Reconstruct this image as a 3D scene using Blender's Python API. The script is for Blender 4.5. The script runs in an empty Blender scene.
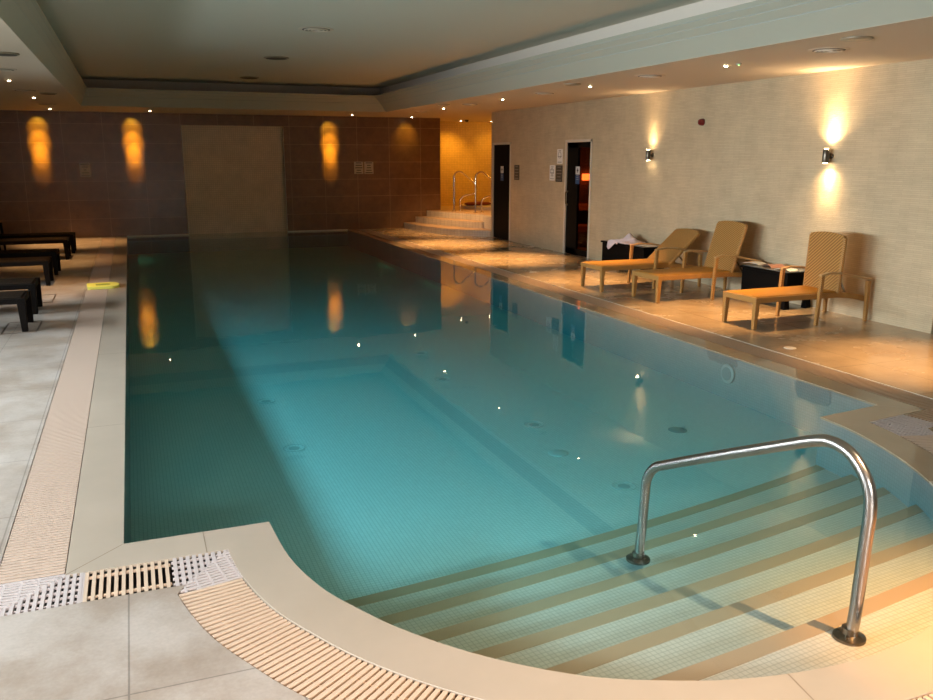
import bpy, bmesh, math, random
from mathutils import Vector, Matrix
from mathutils.geometry import tessellate_polygon
S = bpy.context.scene
COL = S.collection
R = math.radians
rnd = random.Random(7)

# ------------------------------------------------------------------ camera
EYE = 1.85
YAW, PITCH, ROLL, FPX = 0.3748, 0.2255, 0.0009, 839.4
F = Vector((math.sin(YAW)*math.cos(PITCH), math.cos(YAW)*math.cos(PITCH), -math.sin(PITCH)))
RT = Vector((math.cos(YAW), -math.sin(YAW), 0)); UP = RT.cross(F)
c_, s_ = math.cos(ROLL), math.sin(ROLL)
R2 = c_*RT + s_*UP; U2 = -s_*RT + c_*UP
cam = bpy.data.cameras.new('camera'); cam_o = bpy.data.objects.new('camera', cam); COL.objects.link(cam_o)
cam.sensor_fit = 'HORIZONTAL'; cam.sensor_width = 36; cam.lens = FPX/933*36
cam.clip_start = .05; cam.clip_end = 200
cam_o.matrix_world = Matrix(((R2.x, U2.x, -F.x, 0), (R2.y, U2.y, -F.y, 0), (R2.z, U2.z, -F.z, EYE), (0, 0, 0, 1)))
S.camera = cam_o

# ------------------------------------------------------------------ world, view
S.view_settings.view_transform = 'Standard'; S.view_settings.look = 'None'
S.view_settings.gamma = 1; S.view_settings.use_curve_mapping = False
S.view_settings.exposure = 1.35
w = bpy.data.worlds.new('world'); S.world = w; w.use_nodes = True
w.node_tree.nodes['Background'].inputs[0].default_value = (.55, .75, 1, 1)
w.node_tree.nodes['Background'].inputs[1].default_value = .3
S.cycles.use_denoising = True
S.cycles.caustics_reflective = False; S.cycles.caustics_refractive = False
S.cycles.max_bounces = 10; S.cycles.diffuse_bounces = 5; S.cycles.transparent_max_bounces = 12
S.cycles.sample_clamp_indirect = 6

DAY = (.86, .94, 1.0)
WARM = (1.0, .54, .20)
GOLD = (1.0, .52, .035)
SUNNY = (1.0, .70, .38)

def area_light(name, loc, target, sx, sy, power, color, spread=180):
    l = bpy.data.lights.new(name, 'AREA'); l.shape = 'RECTANGLE'; l.size = sx; l.size_y = sy
    l.energy = power; l.color = color; l.spread = R(spread)
    o = bpy.data.objects.new(name, l); COL.objects.link(o); o.location = loc
    o.rotation_euler = (Vector(target)-Vector(loc)).to_track_quat('-Z', 'Y').to_euler()
    return o
def spot_light(name, loc, target, power, color, angle, blend=1, radius=.03):
    l = bpy.data.lights.new(name, 'SPOT'); l.spot_size = R(angle); l.spot_blend = blend
    l.energy = power; l.color = color; l.shadow_soft_size = radius
    o = bpy.data.objects.new(name, l); COL.objects.link(o); o.location = loc
    o.rotation_euler = (Vector(target)-Vector(loc)).to_track_quat('-Z', 'Y').to_euler()
    return o

XL, XR, YF = -4.2, 7.91, 21.76       # left wall, right wall, far wall
YB = -3.0                            # wall behind the camera
HC, HU, HT = 2.8635, 3.20, 3.42      # soffit, cornice top, tray ceiling
# daylight: high windows in the left wall and an added window behind the camera for frontal fill
WINS = [(1.2, 4.4), (5.2, 8.4), (9.2, 12.4)]
WZ0, WZ1 = 1.30, 1.80
WPOW = [115, 150, 80]
for i, (y0, y1) in enumerate(WINS):
    area_light('daylight_left', (XL-.35, (y0+y1)/2, (WZ0+WZ1)/2), (0, (y0+y1)/2, (WZ0+WZ1)/2-1.75), y1-y0, WZ1-WZ0, WPOW[i], DAY, 100)
BW = (-3.4, 2.2, .6, 2.5)
area_light('back_fill', ((BW[0]+BW[1])/2, YB-.4, 1.6), ((BW[0]+BW[1])/2+.3, .2, -.6), BW[1]-BW[0], BW[3]-BW[2], 130, (1.0, .92, .86), 56)  # added fill light for the near deck, out of view

# ------------------------------------------------------------------ materials
def mat(name, color, rough=.5, metal=0, spec=.5, emit=None, estr=0, alpha=None):
    m = bpy.data.materials.new(name); m.use_nodes = True
    b = m.node_tree.nodes['Principled BSDF']
    b.inputs['Base Color'].default_value = (*color, 1); b.inputs['Roughness'].default_value = rough
    b.inputs['Metallic'].default_value = metal; b.inputs['Specular IOR Level'].default_value = spec
    if emit: b.inputs['Emission Color'].default_value = (*emit, 1); b.inputs['Emission Strength'].default_value = estr
    return m
class N:
    def __init__(s, m): s.t = m.node_tree; s.b = s.t.nodes['Principled BSDF']
    def new(s, typ, **k):
        n = s.t.nodes.new(typ)
        for a, v in k.items(): setattr(n, a, v)
        return n
    def link(s, a, b): s.t.links.new(a, b)
    def coords(s, rot=(0, 0, 0), loc=(0, 0, 0), scale=(1, 1, 1)):
        g = s.new('ShaderNodeNewGeometry'); mp = s.new('ShaderNodeMapping')
        mp.inputs['Rotation'].default_value = rot; mp.inputs['Location'].default_value = loc; mp.inputs['Scale'].default_value = scale
        s.link(g.outputs['Position'], mp.inputs['Vector']); return mp.outputs['Vector']
    def noise(s, vec, scale, detail=4, rough=.6):
        n = s.new('ShaderNodeTexNoise'); n.inputs['Scale'].default_value = scale; n.inputs['Detail'].default_value = detail
        n.inputs['Roughness'].default_value = rough; s.link(vec, n.inputs['Vector']); return n.outputs['Fac']
    def ramp(s, fac, stops):
        r = s.new('ShaderNodeValToRGB'); e = r.color_ramp.elements
        while len(e) < len(stops): e.new(.5)
        for i, (p, c) in enumerate(stops): e[i].position = p; e[i].color = (*c, 1)
        s.link(fac, r.inputs['Fac']); return r.outputs['Color']
    def mix(s, fac, a, b, mode='MIX'):
        m = s.new('ShaderNodeMix', data_type='RGBA', blend_type=mode)
        for sock, v in ((m.inputs[0], fac), (m.inputs[6], a), (m.inputs[7], b)):
            if isinstance(v, (int, float)): sock.default_value = v
            elif isinstance(v, tuple): sock.default_value = (*v, 1)
            else: s.link(v, sock)
        return m.outputs[2]
    def brick(s, vec, bw, bh, mortar, c1, c2, cm, offset=0, smooth=.1):
        n = s.new('ShaderNodeTexBrick', offset=offset, squash=1)
        n.inputs['Color1'].default_value = (*c1, 1); n.inputs['Color2'].default_value = (*c2, 1); n.inputs['Mortar'].default_value = (*cm, 1)
        n.inputs['Scale'].default_value = 1; n.inputs['Mortar Size'].default_value = mortar; n.inputs['Mortar Smooth'].default_value = smooth
        n.inputs['Brick Width'].default_value = bw; n.inputs['Row Height'].default_value = bh; n.inputs['Bias'].default_value = 0
        s.link(vec, n.inputs['Vector']); return n
    def bump(s, h, strength, dist=.01, inv=False):
        n = s.new('ShaderNodeBump', invert=inv); n.inputs['Strength'].default_value = strength; n.inputs['Distance'].default_value = dist
        s.link(h, n.inputs['Height']); s.link(n.outputs['Normal'], s.b.inputs['Normal'])
    def col(s, c): s.link(c, s.b.inputs['Base Color'])
    def rgh(s, c): s.link(c, s.b.inputs['Roughness'])

def deck_material(name, light, dark, r0, r1, tw=.86, tl=1.2, off=(0, 0, 0)):
    m = mat(name, light, .4); n = N(m)
    v = n.coords(loc=off)
    br = n.brick(v, tw, tl, .004, light, tuple(c*.95 for c in light), tuple(c*.6 for c in light))
    pos = n.coords()
    a = n.noise(pos, 1.3, 6, .65); b = n.noise(pos, 60, 2)
    st = n.ramp(a, [(.40, (1, 1, 1)), (.60, tuple(d/l for d, l in zip(dark, light)))])
    c = n.mix(1.0, br.outputs['Color'], st, 'MULTIPLY')
    fine = n.ramp(b, [(.3, (.93, .93, .93)), (.7, (1.04, 1.04, 1.04))])
    n.col(n.mix(1.0, c, fine, 'MULTIPLY'))
    n.rgh(n.ramp(n.noise(pos, 1.7, 5), [(.40, (r0,)*3), (.62, (r1,)*3)]))
    n.bump(b, .05, .002)
    return m
M = {}
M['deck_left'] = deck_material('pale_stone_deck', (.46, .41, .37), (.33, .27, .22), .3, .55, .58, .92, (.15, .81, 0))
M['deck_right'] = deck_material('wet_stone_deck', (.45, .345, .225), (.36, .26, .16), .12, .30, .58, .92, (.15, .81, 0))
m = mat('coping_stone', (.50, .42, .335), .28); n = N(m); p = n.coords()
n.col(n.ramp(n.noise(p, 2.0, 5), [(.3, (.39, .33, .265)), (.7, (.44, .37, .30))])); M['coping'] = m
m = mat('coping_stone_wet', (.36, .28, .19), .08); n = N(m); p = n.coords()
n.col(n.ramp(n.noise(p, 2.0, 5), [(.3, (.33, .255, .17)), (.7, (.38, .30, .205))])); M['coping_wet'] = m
m = mat('coping_joint', (.25, .2, .15), .6); M['joint'] = m
M['bars'] = mat('grate_bars', (.50, .385, .31), .5)
M['bars_tan'] = mat('grate_bars_tan', (.58, .44, .33), .45)
M['bars_brown'] = mat('grate_bars_brown', (.42, .29, .19), .4)
M['mesh_white'] = mat('grate_mesh_white', (.50, .44, .43), .5)
M['trough'] = mat('trough', (.05, .04, .035), .7)

def mosaic(name, c1, c2, cm, pitch, rough=.3, axis='z', bump=.3):
    m = mat(name, c1, rough); n = N(m)
    rot = {'z': (0, 0, 0), 'y': (R(90), 0, 0), 'x': (0, R(90), 0)}[axis]
    br = n.brick(n.coords(rot=rot), pitch, pitch, pitch*.07, c1, c2, cm)
    n.col(br.outputs['Color']); return m
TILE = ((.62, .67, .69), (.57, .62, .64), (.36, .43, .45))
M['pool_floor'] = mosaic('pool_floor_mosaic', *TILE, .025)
M['pool_wall_shaded'] = mosaic('pool_wall_shaded_mosaic', (.21, .25, .26), (.19, .23, .24), (.15, .18, .19), .025, axis='x')  # same tile as the floor; shade put into its colour against strong window light
m = mat('band_shade_mosaic', (.22, .40, .46), .3); n = N(m)
br = n.brick(n.coords(), .025, .025, .002, (.46, .57, .61), (.42, .53, .57), (.28, .38, .42)); n.col(br.outputs['Color']); M['band_shade'] = m  # darker mosaic paints the shade of a sloping floor band, built flat
m = mat('step_mosaic', (.75, .72, .62), .3); n = N(m)
br = n.brick(n.coords(rot=(0, 0, R(-6))), .025, .025, .0018, (.55, .52, .50), (.51, .48, .46), (.35, .34, .32)); n.col(br.outputs['Color']); M['step_tile'] = m
M['nosing'] = mat('step_nosing_tile', (.37, .27, .19), .5)
M['steel'] = mat('polished_steel', (.36, .34, .325), .26, 1)
M['steel_dark'] = mat('tarnished_steel', (.16, .13, .10), .3, 1)
M['chrome'] = mat('chrome', (.75, .72, .66), .12, 1)

# brown tiled wall: tiles 0.86 x 0.433
m = mat('brown_wall_tile', (.2, .12, .07), .32); n = N(m)
g = n.new('ShaderNodeNewGeometry'); sp = n.new('ShaderNodeSeparateXYZ'); cb = n.new('ShaderNodeCombineXYZ')
n.link(g.outputs['Position'], sp.inputs[0]); n.link(sp.outputs['X'], cb.inputs['X']); n.link(sp.outputs['Z'], cb.inputs['Y'])
mp = n.new('ShaderNodeMapping'); mp.inputs['Location'].default_value = (.50+.86*5, 0, 0); n.link(cb.outputs[0], mp.inputs[0])
br = n.brick(mp.outputs[0], .86, .433, .006, (.195, .105, .048), (.180, .096, .044), (.36, .23, .13), smooth=.3)
ns = n.ramp(n.noise(n.coords(), 6, 6), [(.3, (.8, .8, .8)), (.7, (1.15, 1.15, 1.15))])
n.col(n.mix(1.0, br.outputs['Color'], ns, 'MULTIPLY')); n.bump(br.outputs['Fac'], .3, .004, True); M['brown_tile'] = m

def xz_brick(name, bw, bh, mortar, c1, c2, cm, plane, rough, bump, offset=.5, noise_amt=.1, nscale=3):
    m = mat(name, c1, rough); n = N(m)
    g = n.new('ShaderNodeNewGeometry'); sp = n.new('ShaderNodeSeparateXYZ'); cb = n.new('ShaderNodeCombineXYZ')
    n.link(g.outputs['Position'], sp.inputs[0]); n.link(sp.outputs[plane], cb.inputs['X']); n.link(sp.outputs['Z'], cb.inputs['Y'])
    mp = n.new('ShaderNodeMapping'); mp.inputs['Location'].default_value = (20, 0, 0); n.link(cb.outputs[0], mp.inputs[0])
    br = n.brick(mp.outputs[0], bw, bh, mortar, c1, c2, cm, offset)
    ns = n.ramp(n.noise(n.coords(), nscale, 5), [(.3, (1-noise_amt,)*3), (.7, (1+noise_amt,)*3)])
    n.col(n.mix(1.0, br.outputs['Color'], ns, 'MULTIPLY'))
    h = n.mix(.5, br.outputs['Color'], n.noise(n.coords(scale=(1, 1, 6)), 18, 4))
    n.bump(h, bump, .012); return m
M['right_wall'] = xz_brick('pale_split_stone_wall', .24, .022, .0018, (.53, .42, .265), (.485, .38, .24), (.41, .32, .20), 'Y', .6, .7)
M['screen'] = xz_brick('grey_mosaic_panel', .05, .05, .005, (.74, .61, .45), (.70, .57, .42), (.56, .45, .32), 'X', .5, .3, 0)
M['yellow_wall'] = xz_brick('yellow_mosaic_wall', .05, .05, .004, (.64, .42, .15), (.57, .37, .13), (.42, .27, .10), 'X', .5, .3, 0, .06)
M['step_white'] = xz_brick('white_riser_mosaic', .05, .05, .003, (.68, .62, .52), (.64, .58, .49), (.52, .46, .38), 'X', .45, .1, 0)
M['step_top'] = mat('platform_stone', (.42, .28, .17), .35)
M['cream'] = mat('cream_paint', (.52, .49, .42), .7)
m = mat('ceiling_paint', (.58, .55, .45), .75); M['ceiling'] = m
M['cornice'] = mat('cornice_paint', (.42, .41, .33), .6)
M['cove'] = mat('cove_paint', (.72, .64, .55), .8)
M['groove'] = mat('groove', (.35, .36, .33), .7)
M['soffit'] = mat('soffit_paint', (.60, .50, .38), .65)
M['black_door'] = mat('black_door', (.005, .004, .003), .5, spec=.08)
M['door_frame'] = mat('door_frame_paint', (.60, .54, .43), .5)
M['white_line'] = mat('tile_edge_trim', (.72, .66, .55), .4)
M['vent'] = mat('vent_metal', (.34, .29, .21), .4, .3)
M['vent_dark'] = mat('vent_gap', (.07, .055, .04), .7)
M['black_plastic'] = mat('black_plastic', (.012, .010, .010), .35)
M['red_plastic'] = mat('dark_red_plastic', (.16, .012, .010), .35)
M['bulb'] = mat('lamp_lens', (1, .9, .7), .4, emit=(1, .78, .48), estr=28)
M['bulb_wall'] = mat('lamp_lens_wall', (1, .9, .7), .4, emit=(1, .75, .42), estr=30)
M['sign_paper'] = mat('sign_paper', (.80, .76, .68), .6)
M['sign_grey'] = mat('sign_grey', (.50, .46, .40), .6)
M['sign_brass'] = mat('sign_brass', (.075, .055, .032), .5)
M['ink'] = mat('ink', (.05, .045, .04), .6)
M['ink_soft'] = mat('soft_ink', (.28, .25, .21), .6)
M['sign_blue'] = mat('sign_blue', (.03, .07, .16), .5)
M['sign_white'] = mat('sign_white', (.62, .60, .56), .5)
M['kick'] = mat('foam_yellow', (.85, .85, .16), .6)
M['kick_dark'] = mat('foam_print', (.34, .40, .05), .6)
M['black_wicker'] = None
def wicker(name, c1, c2, scale, rough=.5, rotdeg=45, bump=.5):
    m = mat(name, c1, rough); n = N(m)
    n.b.inputs['Specular IOR Level'].default_value = .25; tc = n.new('ShaderNodeTexCoord'); mp = n.new('ShaderNodeMapping'); mp.inputs['Rotation'].default_value = (R(rotdeg), R(20), R(rotdeg))
    n.link(tc.outputs['Object'], mp.inputs[0])
    wv = n.new('ShaderNodeTexWave', wave_type='BANDS', bands_direction='DIAGONAL'); wv.inputs['Scale'].default_value = scale
    wv.inputs['Distortion'].default_value = .4; n.link(mp.outputs[0], wv.inputs['Vector'])
    n.col(n.ramp(wv.outputs['Fac'], [(.2, c2), (.75, c1)])); n.bump(wv.outputs['Fac'], bump, .004); return m
M['wicker'] = wicker('tan_wicker', (.46, .235, .07), (.27, .13, .032), 26)
M['wicker_back'] = wicker('tan_wicker_back', (.43, .22, .06), (.21, .10, .025), 13, rotdeg=12)
M['sling'] = wicker('golden_sling', (.42, .20, .02), (.33, .15, .014), 60, .45, 0, .2)
M['wood_arm'] = mat('tan_wood_arm', (.42, .25, .10), .4)
M['black_wicker'] = wicker('black_wicker', (.010, .007, .005), (.004, .003, .003), 20, .6)
M['black_sling'] = wicker('dark_brown_sling', (.022, .014, .008), (.009, .006, .004), 40, .55)
M['black_wood'] = mat('black_table_lacquer', (.004, .0035, .003), .6, spec=.05)
for k_ in ('black_wicker', 'black_sling'): M[k_].node_tree.nodes['Principled BSDF'].inputs['Specular IOR Level'].default_value = .07
m = mat('table_glass_top', (.22, .21, .19), .12); M['table_glass'] = m
M['towel'] = mat('pinkish_white_towel', (.72, .60, .62), .9)
M['towel_rust'] = mat('rust_red_towel', (.20, .035, .012), .8)
M['paper'] = mat('magazine_paper', (.75, .70, .62), .5)
M['paper_print'] = mat('magazine_cover_print', (.45, .20, .12), .4)
M['sauna_wood'] = mat('sauna_wood', (.10, .045, .022), .5)
M['sauna_bench'] = mat('sauna_bench_wood', (.45, .17, .06), .5)
M['brass'] = mat('aged_brass_handle', (.30, .22, .12), .3, .9)
M['inlet'] = mat('floor_inlet_plastic', (.34, .40, .42), .6)
M['spa_rim'] = mat('spa_rim_tile', (.62, .52, .36), .3)
M['shade_glass'] = mat('sauna_lamp_shade', (.8, .2, .04), .5, emit=(1, .22, .04), estr=5)

# tinted door glass and clear window glass: thin sheets
def thin_glass(name, tint, gl=.06):
    m = bpy.data.materials.new(name); m.use_nodes = True; t = m.node_tree; t.nodes.clear()
    o = t.nodes.new('ShaderNodeOutputMaterial'); mx = t.nodes.new('ShaderNodeMixShader'); tr = t.nodes.new('ShaderNodeBsdfTransparent'); g = t.nodes.new('ShaderNodeBsdfGlossy')
    tr.inputs[0].default_value = (*tint, 1); g.inputs['Roughness'].default_value = .03; mx.inputs[0].default_value = gl
    t.links.new(tr.outputs[0], mx.inputs[1]); t.links.new(g.outputs[0], mx.inputs[2]); t.links.new(mx.outputs[0], o.inputs[0]); return m
M['smoked_glass'] = thin_glass('smoked_door_glass', (.45, .36, .30), .015)
M['clear_glass'] = thin_glass('clear_window_glass', (.95, .97, .97), .05)

# pool water: mirror-like top over clear, absorbing depth
def water_material():
    m = bpy.data.materials.new('pool_water'); m.use_nodes = True; t = m.node_tree; t.nodes.clear()
    nn = t.nodes.new; L = t.links.new
    o = nn('ShaderNodeOutputMaterial'); mx = nn('ShaderNodeMixShader'); tr = nn('ShaderNodeBsdfTransparent'); g = nn('ShaderNodeBsdfGlossy')
    g.inputs['Roughness'].default_value = .02
    lw = nn('ShaderNodeLayerWeight'); lw.inputs['Blend'].default_value = .5
    pw = nn('ShaderNodeMath'); pw.operation = 'POWER'; pw.inputs[1].default_value = 5
    ml = nn('ShaderNodeMath'); ml.operation = 'MULTIPLY_ADD'; ml.inputs[1].default_value = .98; ml.inputs[2].default_value = .02
    ge = nn('ShaderNodeNewGeometry'); sx = nn('ShaderNodeSeparateXYZ'); ab = nn('ShaderNodeMath'); ab.operation = 'ABSOLUTE'
    gt = nn('ShaderNodeMath'); gt.operation = 'GREATER_THAN'; gt.inputs[1].default_value = .7
    m2 = nn('ShaderNodeMath'); m2.operation = 'MULTIPLY'
    L(ge.outputs['True Normal'], sx.inputs[0]); L(sx.outputs['Z'], ab.inputs[0]); L(ab.outputs[0], gt.inputs[0])
    L(lw.outputs['Facing'], pw.inputs[0]); L(pw.outputs[0], ml.inputs[0]); L(ml.outputs[0], m2.inputs[0]); L(gt.outputs[0], m2.inputs[1])
    L(m2.outputs[0], mx.inputs[0]); L(tr.outputs[0], mx.inputs[1]); L(g.outputs[0], mx.inputs[2]); L(mx.outputs[0], o.inputs['Surface'])
    ns = nn('ShaderNodeTexNoise'); ns.inputs['Scale'].default_value = 2.2; ns.inputs['Detail'].default_value = 2
    gp = nn('ShaderNodeNewGeometry'); L(gp.outputs['Position'], ns.inputs['Vector'])
    bp = nn('ShaderNodeBump'); bp.inputs['Strength'].default_value = .05; bp.inputs['Distance'].default_value = .02
    L(ns.outputs['Fac'], bp.inputs['Height']); L(bp.outputs[0], g.inputs['Normal'])
    va = nn('ShaderNodeVolumeAbsorption'); va.inputs['Color'].default_value = (.18, .85, .89, 1); va.inputs['Density'].default_value = .85
    L(va.outputs[0], o.inputs['Volume'])
    return m
M['water'] = water_material()

# ------------------------------------------------------------------ mesh helpers
class MB:
    def __init__(s): s.v = []; s.f = []; s.m = []
    def face_pts(s, pts, mi=0):
        i = len(s.v); s.v += [tuple(p) for p in pts]; s.f.append(tuple(range(i, i+len(pts)))); s.m.append(mi)
    def box(s, x0, x1, y0, y1, z0, z1, mi=0):
        s.hexa([(x0, y0, z0), (x1, y0, z0), (x1, y1, z0), (x0, y1, z0)], [(x0, y0, z1), (x1, y0, z1), (x1, y1, z1), (x0, y1, z1)], mi)
    def hexa(s, b, t, mi=0):
        i = len(s.v); s.v += [tuple(p) for p in b]+[tuple(p) for p in t]; k = len(b)
        s.f.append(tuple(i+j for j in reversed(range(k)))); s.f.append(tuple(i+k+j for j in range(k)))
        s.m += [mi, mi]
        for j in range(k):
            j2 = (j+1) % k; s.f.append((i+j, i+j2, i+k+j2, i+k+j)); s.m.append(mi)
    def bar(s, a, b, w, h, mi=0, up=(0, 0, 1), w2=None, h2=None):
        a = Vector(a); b = Vector(b); d = (b-a).normalized(); sd = d.cross(Vector(up))
        if sd.length < 1e-5: sd = Vector((1, 0, 0))
        sd.normalize(); u = sd.cross(d); w2 = w2 or w; h2 = h2 or h
        q = lambda p, W, H: [p-sd*W/2-u*H/2, p+sd*W/2-u*H/2, p+sd*W/2+u*H/2, p-sd*W/2+u*H/2]
        s.hexa(q(a, w, h), q(b, w2, h2), mi)
    def prism(s, poly, z0, z1, mi=0, mside=None):
        # polygon (may be concave) in plan, extruded
        if mside is None: mside = mi
        area = sum(poly[i][0]*poly[(i+1) % len(poly)][1]-poly[(i+1) % len(poly)][0]*poly[i][1] for i in range(len(poly)))
        if area < 0: poly = poly[::-1]
        i = len(s.v); k = len(poly)
        s.v += [(p[0], p[1], z0) for p in poly]+[(p[0], p[1], z1) for p in poly]
        tris = tessellate_polygon([[Vector((p[0], p[1], 0)) for p in poly]])
        for a, b, c in tris:
            A, B, C = poly[a], poly[b], poly[c]
            if (B[0]-A[0])*(C[1]-A[1])-(B[1]-A[1])*(C[0]-A[0]) < 0: a, c = c, a
            s.f.append((i+k+a, i+k+b, i+k+c)); s.m.append(mi); s.f.append((i+c, i+b, i+a)); s.m.append(mi)
        for j in range(k):
            j2 = (j+1) % k; s.f.append((i+j, i+j2, i+k+j2, i+k+j)); s.m.append(mside)
    def tube(s, pts, r, seg=12, mi=0, cap=True, radii=None):
        pts = [Vector(p) for p in pts]; n0 = None; rings = []
        for k, p in enumerate(pts):
            d = (pts[min(k+1, len(pts)-1)]-pts[max(k-1, 0)]).normalized()
            if n0 is None:
                n0 = d.orthogonal().normalized()
            else:
                n0 = (n0-d*n0.dot(d)).normalized()
            b = d.cross(n0); rr = radii[k] if radii else r; i = len(s.v)
            s.v += [tuple(p+(n0*math.cos(a)+b*math.sin(a))*rr) for a in [2*math.pi*j/seg for j in range(seg)]]; rings.append(i)
        for a, b in zip(rings, rings[1:]):
            for j in range(seg):
                j2 = (j+1) % seg; s.f.append((a+j, a+j2, b+j2, b+j)); s.m.append(mi)
        if cap:
            s.f.append(tuple(rings[0]+j for j in reversed(range(seg)))); s.m.append(mi)
            s.f.append(tuple(rings[-1]+j for j in range(seg))); s.m.append(mi)
    def lathe(s, c, prof, seg=32, mi=0, axis='z'):
        rings = []
        for r, z in prof:
            i = len(s.v)
            for j in range(seg):
                a = 2*math.pi*j/seg; x, y = r*math.cos(a), r*math.sin(a)
                if axis == 'z': s.v.append((c[0]+x, c[1]+y, c[2]+z))
                elif axis == 'x': s.v.append((c[0]+z, c[1]+x, c[2]+y))
            rings.append(i)
        for a, b in zip(rings, rings[1:]):
            for j in range(seg):
                j2 = (j+1) % seg; s.f.append((a+j, a+j2, b+j2, b+j)); s.m.append(mi)
        s.f.append(tuple(rings[0]+j for j in reversed(range(seg)))); s.m.append(mi)
        s.f.append(tuple(rings[-1]+j for j in range(seg))); s.m.append(mi)
    def build(s, name, mats, parent=None, smooth=False, bevel=0, origin=None):
        me = bpy.data.meshes.new(name)
        o3 = Vector(origin) if origin else Vector((0, 0, 0))
        me.from_pydata([tuple(Vector(v)-o3) for v in s.v], [], s.f)
        if not isinstance(mats, (list, tuple)): mats = [mats]
        for m in mats: me.materials.append(m)
        me.polygons.foreach_set('material_index', s.m)
        bm = bmesh.new(); bm.from_mesh(me); bmesh.ops.recalc_face_normals(bm, faces=bm.faces); bm.to_mesh(me); bm.free()
        if smooth:
            me.polygons.foreach_set('use_smooth', [True]*len(me.polygons))
            me.set_sharp_from_angle(angle=R(40))
        o = bpy.data.objects.new(name, me); COL.objects.link(o); o.location = o3
        if parent: o.parent = parent
        if bevel:
            md = o.modifiers.new('bevel', 'BEVEL'); md.width = bevel; md.segments = 2; md.limit_method = 'ANGLE'
        return o
def tag(o, label, cat, group=None, kind=None):
    o['label'] = label; o['category'] = cat
    if group: o['group'] = group
    if kind: o['kind'] = kind
    return o
def struct(o, label=None, cat=None):
    o['kind'] = 'structure'
    if label: o['label'] = label
    if cat: o['category'] = cat
    return o
def thing(name, loc, label, cat, group=None, rz=0):
    o = bpy.data.objects.new(name, None); COL.objects.link(o); o.location = loc; o.rotation_euler = (0, 0, rz)
    o.empty_display_size = .1
    return tag(o, label, cat, group)
def copy_tree(o, parent=None):
    c = o.copy(); COL.objects.link(c); c.parent = parent
    for ch in list(o.children): copy_tree(ch, c)
    return c
def unproj(px, py, z=0.0):
    d = F+R2*(px-466.5)/FPX-U2*(py-350)/FPX
    return Vector((0, 0, EYE))+d*(z-EYE)/d.z

# ------------------------------------------------------------------ pool outline
ARC = [(.53, 4.155), (.56, 3.72), (.64, 3.38), (.75, 3.14), (.89, 2.90), (1.12, 2.62), (1.42, 2.37), (1.76, 2.21), (2.00, 2.14), (2.27, 2.10), (2.56, 2.10),
       (2.89, 2.17), (3.25, 2.32), (3.62, 2.57), (3.93, 2.88), (4.18, 3.24), (4.37, 3.62), (4.49, 3.98), (4.55, 4.27), (4.57, 4.53)]
def catmull(P, n=5):
    out = []
    for i in range(len(P)-1):
        p0 = P[max(i-1, 0)]; p1 = P[i]; p2 = P[i+1]; p3 = P[min(i+2, len(P)-1)]
        for k in range(n):
            t = k/n
            out.append(tuple(.5*((2*p1[j])+(-p0[j]+p2[j])*t+(2*p0[j]-5*p1[j]+4*p2[j]-p3[j])*t*t+(-p0[j]+3*p1[j]-3*p2[j]+p3[j])*t**3) for j in (0, 1)))
    return out+[P[-1]]
ARCS = catmull(ARC)
PATH = [(-.173, YF), (-.173, 4.155)]+ARCS+[(5.2, 4.6), (5.2, YF)]      # anticlockwise round the water, open at the far wall
IA0, IA1 = 2, 2+len(ARCS)-1                                              # arc start and end indices
def offset(path, d):
    out = []
    for i, p in enumerate(path):
        dirs = []
        if i > 0: dirs.append((Vector(p)-Vector(path[i-1])).normalized())
        if i < len(path)-1: dirs.append((Vector(path[i+1])-Vector(p)).normalized())
        ns = [Vector((v.y, -v.x)) for v in dirs]     # right-hand side = outside
        if len(ns) == 1: q = Vector(p)+ns[0]*d
        else:
            b = (ns[0]+ns[1]); b = b/b.length_squared*2 if b.length > .3 else b; q = Vector(p)+b*d
        out.append((q.x, q.y))
    return out
def fold(path):
    # collapse the folded-back offset points beside the two sharp corners of the bay
    a = path[IA0]; e = path[IA1]
    return [a if IA0 < i < IA0+25 and p[1] > a[1] else e if IA1-25 < i < IA1 and p[1] > e[1] else p for i, p in enumerate(path)]
CO = fold(offset(PATH, .245))      # coping outer edge
_g = offset(PATH, .535); _g[IA0] = (.085, _g[IA0][1])
GR = fold(_g)                      # grate outer edge

# ------------------------------------------------------------------ structure
def deck():
    # deck plan outside the grate: one slab, split by material left/near and right
    OUTL = [GR[0]]+GR[1:]
    mid = IA0+len(ARCS)//2+6
    left = [(XL, YF), (XL, YB), (GR[mid][0], YB)]+[GR[i] for i in range(mid, -1, -1)]
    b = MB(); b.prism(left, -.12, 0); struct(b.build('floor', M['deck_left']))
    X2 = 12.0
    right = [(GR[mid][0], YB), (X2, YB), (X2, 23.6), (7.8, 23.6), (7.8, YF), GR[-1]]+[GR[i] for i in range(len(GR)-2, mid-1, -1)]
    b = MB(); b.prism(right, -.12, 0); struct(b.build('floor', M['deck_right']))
deck()
# trough beneath the grates, coping ring
def ring(A, B, i0, i1, z0, z1, b, mi=0):
    for i in range(i0, i1):
        if (Vector(B[i])-Vector(B[i+1])).length < 1e-6 and (Vector(A[i])-Vector(A[i+1])).length < 1e-6: continue
        b.hexa([(*A[i], z0), (*B[i], z0), (*B[i+1], z0), (*A[i+1], z0)], [(*A[i], z1), (*B[i], z1), (*B[i+1], z1), (*A[i+1], z1)], mi)
b = MB(); ring(offset(PATH, .031), GR, 0, len(PATH)-1, -.12, -.09, b); struct(b.build('overflow_trough', M['trough']))
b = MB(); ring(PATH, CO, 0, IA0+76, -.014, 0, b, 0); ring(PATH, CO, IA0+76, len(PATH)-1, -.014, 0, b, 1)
struct(b.build('pool_coping', [M['coping'], M['coping_wet']]), 'smooth pale stone coping framing the pool', 'pool edge')
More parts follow.
